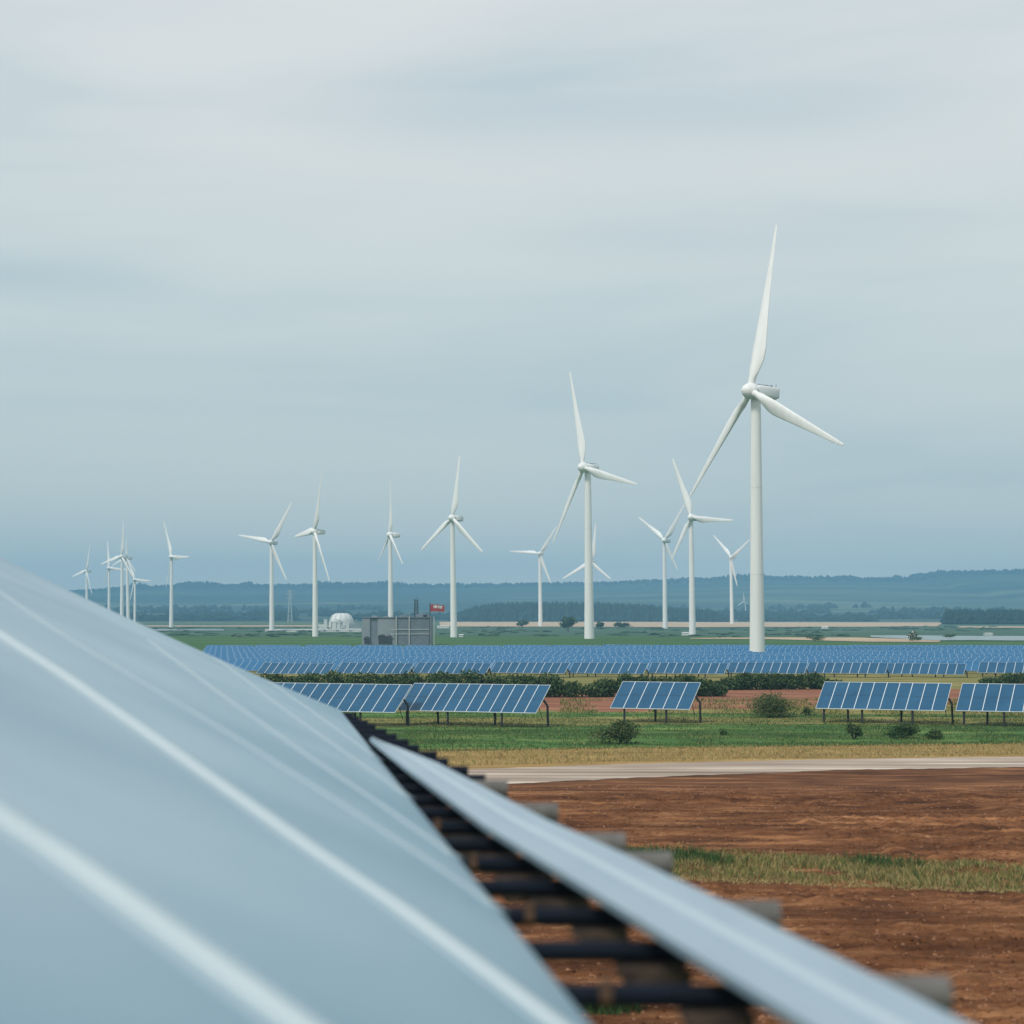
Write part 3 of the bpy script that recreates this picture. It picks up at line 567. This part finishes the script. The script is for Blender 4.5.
# ------------------------------------------------------------------ grey building, flag, dome, sheds, pylon
db = 520.0; k = db / F
def bx(px): return (px - 512) * k
def bz(py): return CZ - (py - HY) * k
x0 = bx(362); bl = tag(empty('industrial_building', (bx(362), db, 0)), 'grey clad industrial building in front of a turbine, with a lattice mast on its roof', 'building')
def blk(mb, pa, pb, top, y0, y1, mi=0): mb.box(((bx(pa) + bx(pb)) / 2 - x0, (y0 + y1) / 2, bz(top) / 2 - .2), (bx(pb) - bx(pa), y1 - y0, bz(top) + .4), mi)
mb = MB(); blk(mb, 362, 370, 618, 0, 10); blk(mb, 377.5, 395, 617.8, .05, 10); mb.build('wall', M['b_grey'], bl)
mb = MB(); blk(mb, 370, 377.5, 617.5, .35, 9.9); mb.build('wall', M['b_dark'], bl)
mb = MB(); blk(mb, 395.2, 431, 617.5, -.6, 11)
for q in np.arange(396.5, 430.5, 2.0): blk(mb, q, q + .35, 617.8, -.68, -.6)
mb.build('wall', M['b_dark'], bl)
mb = MB(); mb.box(((bx(395) + bx(431)) / 2 - x0, 5.2, bz(617.2)), (bx(431.4) - bx(394.8), 12.2, .22)); mb.box(((bx(362) + bx(395)) / 2 - x0, 5.1, bz(617.4)), (bx(394.6) - bx(361.7), 10.6, .2)); mb.build('roof', M['b_dark'], bl)
for pa, pb, top, y0 in ((371, 377, 615.6, 3), (383, 387, 616.2, 2), (399, 405, 615.4, 4), (418, 428, 614.6, 5)):
    mb = MB(); mb.box(((bx(pa) + bx(pb)) / 2 - x0, y0 + 2, bz(617.3) + (bz(top) - bz(617.3)) / 2), (bx(pb) - bx(pa), 4, bz(top) - bz(617.3))); mb.build('plant_room', M['b_grey'], bl)
for py in (629.5, 634):
    mb = MB(); mb.box(((bx(391) + bx(431)) / 2 - x0, -.75, bz(py)), (bx(431) - bx(391), .12, .14)); mb.build('rail', M['b_pale'], bl)
for px in (396.5, 409.5, 430.5, 434.3):
    mb = MB(); mb.tube((bx(px) - x0, -.85, -.2), (bx(px) - x0, -.85, bz(616.5)), .13, .13, 8); mb.build('downpipe', M['b_pale'], bl)
for px, ww, hh in ((367, 1.4, 1.5), (382, 1.9, 2.2), (389, 1.5, 1.9)):
    mb = MB(); mb.box((bx(px) - x0, -.05, hh / 2 + .2), (ww, .12, hh)); dr = mb.build('doorway', M['b_open'], bl)
    mb = MB(); mb.path([Vector((bx(px) - x0 + (ww / 2 + .1) * math.cos(a), -.16, hh * .75 + .8 * math.sin(a) + .2)) for a in np.linspace(0, math.pi, 9)], .1, 6); mb.build('arch', M['sleeve'], dr)
mb = MB(); bxm = bx(415.5) - x0; zt, zb = bz(599), bz(617)
for sx in (-1, 1):
    for sy in (-1, 1): mb.tube((bxm + .55 * sx, 4 + .55 * sy, zb), (bxm + .38 * sx, 4 + .38 * sy, zt), .07, .07, 6)
for q in range(6):
    z0 = zb + (zt - zb) * q / 6; z1 = zb + (zt - zb) * (q + 1) / 6
    for sx in (-1, 1): mb.tube((bxm + .5 * sx, 3.5, z0), (bxm - .48 * sx, 3.5, z1), .06, .06, 5); mb.tube((bxm + .5 * sx, 4.5, z0), (bxm - .48 * sx, 4.5, z1), .06, .06, 5)
    mb.box((bxm, 4, z0 + .05), (1.15, 1.15, .07))
mb.tube((bxm, 4, zt), (bxm, 4, zt + .8), .05, .03, 6); mb.build('lattice_mast', M['steel_dark'], bl)
for px, wd, h in ((402, 1.6, .5), (408, 1.2, .35), (421, 3.0, .75), (426, 1.6, .5)):
    mb = MB(); mb.box((bx(px) - x0, 3, bz(617) + h / 2), (wd, 2, h)); mb.tube((bx(px) - x0 + .3, 3, bz(617)), (bx(px) - x0 + .3, 3, bz(617) + h + .4), .12, .12, 8); mb.build('roof_unit', M['b_dark'], bl)
fl = tag(empty('flag', (bx(430.3), db - 2.2, 0)), 'red flag with white marks on a pole beside the grey building', 'flag')
mb = MB(); mb.tube((0, 0, -.2), (0, 0, bz(603.6)), .13, .09, 8); mb.tube((0, 0, bz(603.9)), (0, 0, bz(603.3)), .2, .16, 8); mb.build('pole', M['steel_dark'], fl)
mb = MB(); nx_, nz_ = 14, 5; vs = []
fx1 = bx(444.5) - bx(430.3)
wv = lambda u: .16 * math.sin(u * 9) * u
for i in range(nx_ + 1):
    for j in range(nz_ + 1):
        u, v_ = i / nx_, j / nz_; vs.append((.1 + u * fx1, wv(u), bz(604.6) - v_ * (1.9 - .25 * u) + .1 * math.sin(u * 5) - .12 * u))
fs = [(i * (nz_ + 1) + j, (i + 1) * (nz_ + 1) + j, (i + 1) * (nz_ + 1) + j + 1, i * (nz_ + 1) + j + 1) for i in range(nx_) for j in range(nz_)]
mb.add(vs, fs, 0, True); mb.add([(a, b + .03, c) for a, b, c in vs], [f[::-1] for f in fs], 0, True); cl = mb.build('cloth', M['red'], fl)
mb = MB()
for u in (.26, .36, .45, .60, .70, .79): mb.box((.1 + u * fx1, wv(u) - .04, bz(606.9) + .08 * math.sin(u * 5) - .08 * u), (.26, .03, .72)); mb.box((.1 + u * fx1 + .12, wv(u) - .045, bz(606.4) + .08 * math.sin(u * 5)), (.2, .03, .16))
mb.build('mark', M['blossom'], cl)
# dome
dd = CZ * F / (628.5 - HY); k2 = dd / F; dm = tag(empty('dome_building', ((341.5 - 512) * k2, dd, 0)), 'white dome beside the grey building with low pale clutter at its foot', 'building')
mb = MB(); rings = []
zb = CZ - (622 - HY) * k2; ztop = CZ - (613.2 - HY) * k2; rw = 12.5 * k2
for (r_, z_) in [(1.0, -.2), (1.0, zb), (.90, zb + .40 * (ztop - zb)), (.74, zb + .78 * (ztop - zb)), (.52, zb + .97 * (ztop - zb)), (.3, ztop), (.02, ztop + .05)]:
    rings.append([Vector((rw * r_ * math.cos(2 * math.pi * i / 24), rw * r_ * math.sin(2 * math.pi * i / 24), z_)) for i in range(24)])
mb.loft(rings); mb.build('shell', M['shed'], dm)
mb = MB()
for i in range(12):
    pts = [rg[i * 2] * 1.01 for rg in rings[1:6]]; mb.path(pts, .07, 5)
mb.build('rib', M['shed_d'], dm)
q = random.Random(9)
for i in range(34):
    mb = MB(); xx = q.uniform(-21, 28) * k2; ht = q.uniform(1.6, 5.2) * (1 if abs(xx) < rw * 1.3 else .5); yy = -rw - q.uniform(.5, 3)
    mb.box((xx, yy, ht / 2), (q.uniform(.8, 2.4), 1.2, ht)); mb.box((xx, yy, ht + .2), (q.uniform(1.2, 3), 1.5, .3))
    mb.build('annex', q.choice([M['shed'], M['shed_d'], M['shed']]), dm)
def shed(pa, pb, yt, yb, label, nm='long_shed'):
    d = CZ * F / (yb - HY); kk = d / F; o = tag(empty(nm, ((pa - 512) * kk, d, 0)), label, 'shed'); Ln = (pb - pa) * kk; h = CZ - (yt - HY) * kk
    mb = MB(); mb.box((Ln / 2, 3, h * .4 - .1), (Ln, 6, h * .8 + .2)); mb.build('wall', M['shed'], o)
    mb = MB(); mb.add([(-.2, -.2, h * .8), (Ln + .2, -.2, h * .8), (Ln + .2, 3, h * 1.05), (-.2, 3, h * 1.05), (-.2, 6.2, h * .8), (Ln + .2, 6.2, h * .8)], [(0, 1, 2, 3), (3, 2, 5, 4), (0, 3, 4), (1, 5, 2), (0, 4, 5, 1)]); mb.build('roof', M['shed'], o)
    if Ln > 12:
        for i in range(int(Ln / 6)):
            mb = MB(); mb.box((3 + i * 6, -.04, h * .35), (1.6, .1, h * .45)); mb.build('window', M['shed_d'], o)
shed(265, 316, 629.3, 631.6, 'long low white shed at the foot of the turbine left of the dome')
shed(318, 361, 629, 631.5, 'long low white shed in front of the white dome')
shed(437, 449, 625.8, 628, 'pale low shed between the grey building and the next turbine')
shed(823, 828, 626.6, 629.3, 'tiny white hut alone on the far plain right of the largest turbine', 'white_hut')
shed(987, 993, 633, 635.2, 'tiny white hut beside the pond near the right edge', 'white_hut')
shed(459, 463, 634.4, 636.8, 'tiny white hut at the foot of the turbine right of the building', 'white_hut')
shed(683, 690, 632.3, 635, 'tiny pale hut at the foot of the mid-size turbine', 'white_hut')
py = tag(empty('lattice_pylon', G(290, 622)), 'thin pale lattice pylon low against the hills between two turbines', 'pylon')
kk = 8 / (622 - HY); hz = CZ + (HY - 590) * kk; mb = MB()
for sx in (-1, 1):
    for sy in (-1, 1): mb.tube((2.2 * sx, 2.2 * sy, -.3), (.5 * sx, .5 * sy, hz), .2, .14, 5)
for i in range(8):
    z0, z1 = hz * i / 8, hz * (i + 1) / 8; w0 = 2.2 - 1.7 * i / 8; w1 = 2.2 - 1.7 * (i + 1) / 8
    for sx in (-1, 1): mb.tube((w0 * sx, -w0, z0), (-w1 * sx, -w1, z1), .12, .12, 5)
mb.build('lattice', M['b_pale'], py)
for z_, wd in ((hz * .97, 3.2), (hz * .86, 4.2), (hz * .75, 3.4)):
    mb = MB(); mb.box((0, 0, z_), (wd * 2, .4, .35)); mb.build('cross_arm', M['b_pale'], py)

# ------------------------------------------------------------------ foreground: big tilted panel, bar rack, pale strip
pC = P(340, 710, 31.8); pB = P(590, 1024, 7.3); pL = P(0, 557, 31.8)
eA = (pL - pC); eB = (pB - pC)                    # across (rising to the left) and towards the camera
nrm = eA.cross(eB).normalized(); nrm = nrm if nrm.z > 0 else -nrm
EA, EB = 1.16, 1.22
def st_of(x, y):
    det = eA.x * eB.y - eA.y * eB.x; dx, dy = x - pC.x, y - pC.y; return (dx * eB.y - dy * eB.x) / det, (eA.x * dy - eA.y * dx) / det
def sag(s, t): return -.06 * max(0, 4 * s * (1 - s)) * math.exp(-t * 5) + .02 * math.sin(t * 9) * s
def on_plane(px, py):
    r = Vector(((px - 512) / F, 1, -(py - HY) / F)); o = Vector((0, 0, CZ)); return o + r * ((pC - o).dot(nrm) / r.dot(nrm))
pn = tag(empty('tilted_panel', (pC.x, pC.y, 0)), 'huge glossy pale blue panel with light ribs filling the lower left foreground', 'solar panel')
off = Vector((pC.x, pC.y, 0))
mb = MB(); ns, ntt = 40, 60; top = []; 
for i in range(ns + 1):
    for j in range(ntt + 1):
        s, t = EA * i / ns, EB * j / ntt; p_ = pC + eA * s + eB * t; p_.z += sag(s, t); top.append(p_ - off)
idx = lambda i, j: i * (ntt + 1) + j
fs = [(idx(i, j), idx(i + 1, j), idx(i + 1, j + 1), idx(i, j + 1)) for i in range(ns) for j in range(ntt)]
mb.add(top, [f[::-1] for f in fs], 0, True); bot = [p_ - nrm * .05 for p_ in top]; mb.add(bot, fs, 0, True)
edge = [idx(i, 0) for i in range(ns)] + [idx(ns, j) for j in range(ntt)] + [idx(i, ntt) for i in range(ns, 0, -1)] + [idx(0, j) for j in range(ntt, 0, -1)]
nT = len(top); mb.add(top + bot, [(edge[q], edge[(q + 1) % len(edge)], nT + edge[(q + 1) % len(edge)], nT + edge[q]) for q in range(len(edge))])
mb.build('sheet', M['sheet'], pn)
RB = []
def rib(pts, wd, ht=.014, m='rib'):
    RB.append(pts)
    P3 = []
    for (a, b), (c, e) in zip(pts, pts[1:]):
        for q in range(40): P3.append(on_plane(a + (c - a) * q / 40, b + (e - b) * q / 40))
    P3.append(on_plane(*pts[-1])); mb = MB(); rings = []; keep = []
    for p_ in P3:
        s, t = st_of(p_.x, p_.y)
        if 0 < s < EA and 0 < t < EB: p_ = p_.copy(); p_.z += sag(s, t); keep.append(p_)
    for i, p_ in enumerate(keep):
        tg = (keep[min(i + 1, len(keep) - 1)] - keep[max(i - 1, 0)]).normalized(); sdv = tg.cross(nrm)
        rings.append([p_ - off + sdv * (wd * a) + nrm * (ht * b) for a, b in ((-.5, -.3), (-.42, .55), (-.25, 1), (.25, 1), (.42, .55), (.5, -.3))])
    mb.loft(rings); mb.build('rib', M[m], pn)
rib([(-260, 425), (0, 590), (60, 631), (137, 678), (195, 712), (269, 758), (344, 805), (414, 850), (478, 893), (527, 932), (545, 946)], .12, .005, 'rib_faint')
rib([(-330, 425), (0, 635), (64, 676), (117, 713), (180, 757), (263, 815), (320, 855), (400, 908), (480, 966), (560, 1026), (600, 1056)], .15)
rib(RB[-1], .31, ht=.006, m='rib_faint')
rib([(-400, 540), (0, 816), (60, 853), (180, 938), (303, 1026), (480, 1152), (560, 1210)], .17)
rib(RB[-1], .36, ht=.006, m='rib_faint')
rib([(150, 640), (235, 703), (310, 756), (380, 803), (440, 845), (478, 872)], .13, .005, 'rib_faint')
rib([(215, 655), (280, 705), (340, 748), (395, 786), (428, 812)], .13, .005, 'rib_faint')
rib([(270, 680), (320, 716), (360, 745), (386, 764)], .13, .005, 'rib_faint')
# bar rack
rk = tag(empty('bar_rack', (0, 0, 0)), 'rack of dark blue pipes with grey sleeved ends receding below the large foreground panel', 'rack')
hbz = CZ - 1.62
q = random.Random(4); SL = (-4, -2, 0, 2, 4, 5, 7, 9)
for i in range(-4, 22):
    d = 8.45 + 1.105 * i; xr = 1.82 - .187 * (d - 8.47) + q.uniform(-.03, .03); xl = pB.x - .1237 * (d - 7.3) - 1.6
    mb = MB(); mb.tube((xl, d, hbz), (xr - (.02 if i in SL or i > 9 else .62), d, hbz), .05, .05, 14); br = mb.build('crossbar', M['bar'], rk)
    if i in SL:
        mb = MB(); mb.tube((xr - .42, d, hbz), (xr + .01, d, hbz), .085, .085, 14); mb.tube((xr - .44, d, hbz), (xr - .38, d, hbz), .095, .095, 14); mb.build('sleeve', M['sleeve'], br)
    if i % 2 == 0 and i < 12:
     xc = .43 - .16 * (d - 8.4) + q.uniform(-.08, .08)
     mb = MB(); mb.tube((xc, d, hbz), (xc + .05, d, hbz), .056, .056, 12); mb.box((xc + .025, d - .02, hbz + .055), (.05, .05, .03)); mb.build('clamp', M['copper'], br)
    xb = .66 - .18 * (d - 9.6); mb = MB(); zt = hbz - .06
    a, b, h = .15 + q.uniform(-.05, .05), .08 + q.uniform(-.03, .05), .17 + q.uniform(-.06, .05)
    for yy0, yy1 in ((d - .16, d - .13), (d + .13, d + .16)):
        v = [(xb - a, yy, zt) for yy in (yy0, yy1)] + [(xb + a, yy, zt) for yy in (yy0, yy1)] + [(xb + b + .1, yy, zt - h) for yy in (yy0, yy1)] + [(xb - b, yy, zt - h) for yy in (yy0, yy1)]
        mb.add(v, [(0, 2, 4, 6), (7, 5, 3, 1), (0, 1, 3, 2), (2, 3, 5, 4), (4, 5, 7, 6), (6, 7, 1, 0)])
    mb.box((xb, d, zt - .02), (.3, .3, .03)); mb.tube((xb - .05, d - .2, zt - h * .55), (xb - .05, d + .2, zt - h * .55), .06, .06, 8); mb.build('bracket', M['rust'], br)
mb = MB(); d0, d1 = 4.0, 32.0
mb.tube((pB.x - .1237 * (d0 - 7.3) - .9, d0, hbz - .16), (pB.x - .1237 * (d1 - 7.3) - .9, d1, hbz - .16), .09, .09, 8); mb.build('long_beam', M['bar'], rk)
for d in (6, 12.5, 19, 25.5, 31):
    x = pB.x - .1237 * (d - 7.3) - .9; mb = MB(); mb.tube((x, d, -.3), (x, d, hbz - .2), .11, .11, 10); mb.box((x, d, .02), (.5, .5, .1)); mb.build('post', M['steel_dark'], rk)
    mb = MB(); mb.tube((x - 2.6, d, -.3), (x - 2.6, d, hbz + .9), .09, .09, 10); mb.tube((x - 2.6, d, 3), (x, d, 5.6), .05, .05, 8); mb.build('post', M['steel_dark'], rk)
# pale strip on the bars
hs = CZ - 1.44
lf = [(369, 738), (388, 754), (408, 770), (483, 826), (550, 867), (620, 910), (700, 960), (790, 1015), (905, 1089), (1150, 1246)]
rt = [(371, 738), (402, 749), (437, 763), (496, 794), (548, 821), (610, 848), (741, 911), (854, 967), (968, 1025), (1330, 1206)]
def ong(px, py, z): return G(px, py, z)
A3 = [ong(*p_, hs) for p_ in lf]; B3 = [ong(*p_, hs) for p_ in rt]
def resample(pts, n):
    L_ = [0]
    for a, b in zip(pts, pts[1:]): L_.append(L_[-1] + (b - a).length)
    return [Vector([np.interp(L_[-1] * (i / n), L_, [p_[c] for p_ in pts]) for c in range(3)]) for i in range(n + 1)]
def by_depth(pts, ds):
    ys = [-p_.y for p_ in pts]; return [Vector((np.interp(-d, ys, [p_.x for p_ in pts]), d, hs)) for d in ds]
ds = np.concatenate([np.linspace(22.95, 20, 8), np.linspace(19.6, 4.7, 40)])
ds = [d for d in ds if d <= min(A3[0].y, B3[0].y)]
aa, bb = by_depth(A3, ds), by_depth(B3, ds); ox = Vector((aa[-1].x, aa[-1].y, 0))
st = tag(empty('metal_strip', ox), 'long pale blue metal strip tapering away over the dark pipes', 'metal strip')
prof = [(0, 0), (0, .012), (.05, .014), (.09, 0), (.40, 0), (.45, .022), (.55, .022), (.60, 0), (.74, 0), (.77, .008), (.82, .008), (.85, 0), (.97, 0), (1, .006), (1, -.03), (0, -.03)]
mb = MB(); mb.loft([[a.lerp(b, u) - ox + Vector((0, 0, h)) for u, h in prof] for a, b in zip(aa, bb)], smooth=False); sh_ = mb.build('sheet', M['strip'], st)
mb = MB(); mb.loft([[a.lerp(b, u) - ox + Vector((0, 0, h)) for u, h in ((.44, .020), (.46, .026), (.54, .026), (.56, .020))] for a, b in zip(aa, bb)], smooth=False); mb.build('ridge', M['ridge'], sh_)

# ------------------------------------------------------------------ haze
hz_m = bpy.data.materials.new('air'); hz_m.use_nodes = True; nt = hz_m.node_tree; nt.nodes.clear()
pv = N(nt, 'ShaderNodeVolumePrincipled'); pv.inputs['Color'].default_value = (.33, .67, .96, 1); pv.inputs['Density'].default_value = .00022; pv.inputs['Anisotropy'].default_value = 0
nt.links.new(pv.outputs[0], N(nt, 'ShaderNodeOutputMaterial').inputs['Volume'])
mb = MB(); mb.box((0, 2380, 64), (4900, 5260, 132)); hzo = mb.build('haze', hz_m); kind(hzo, 'stuff')
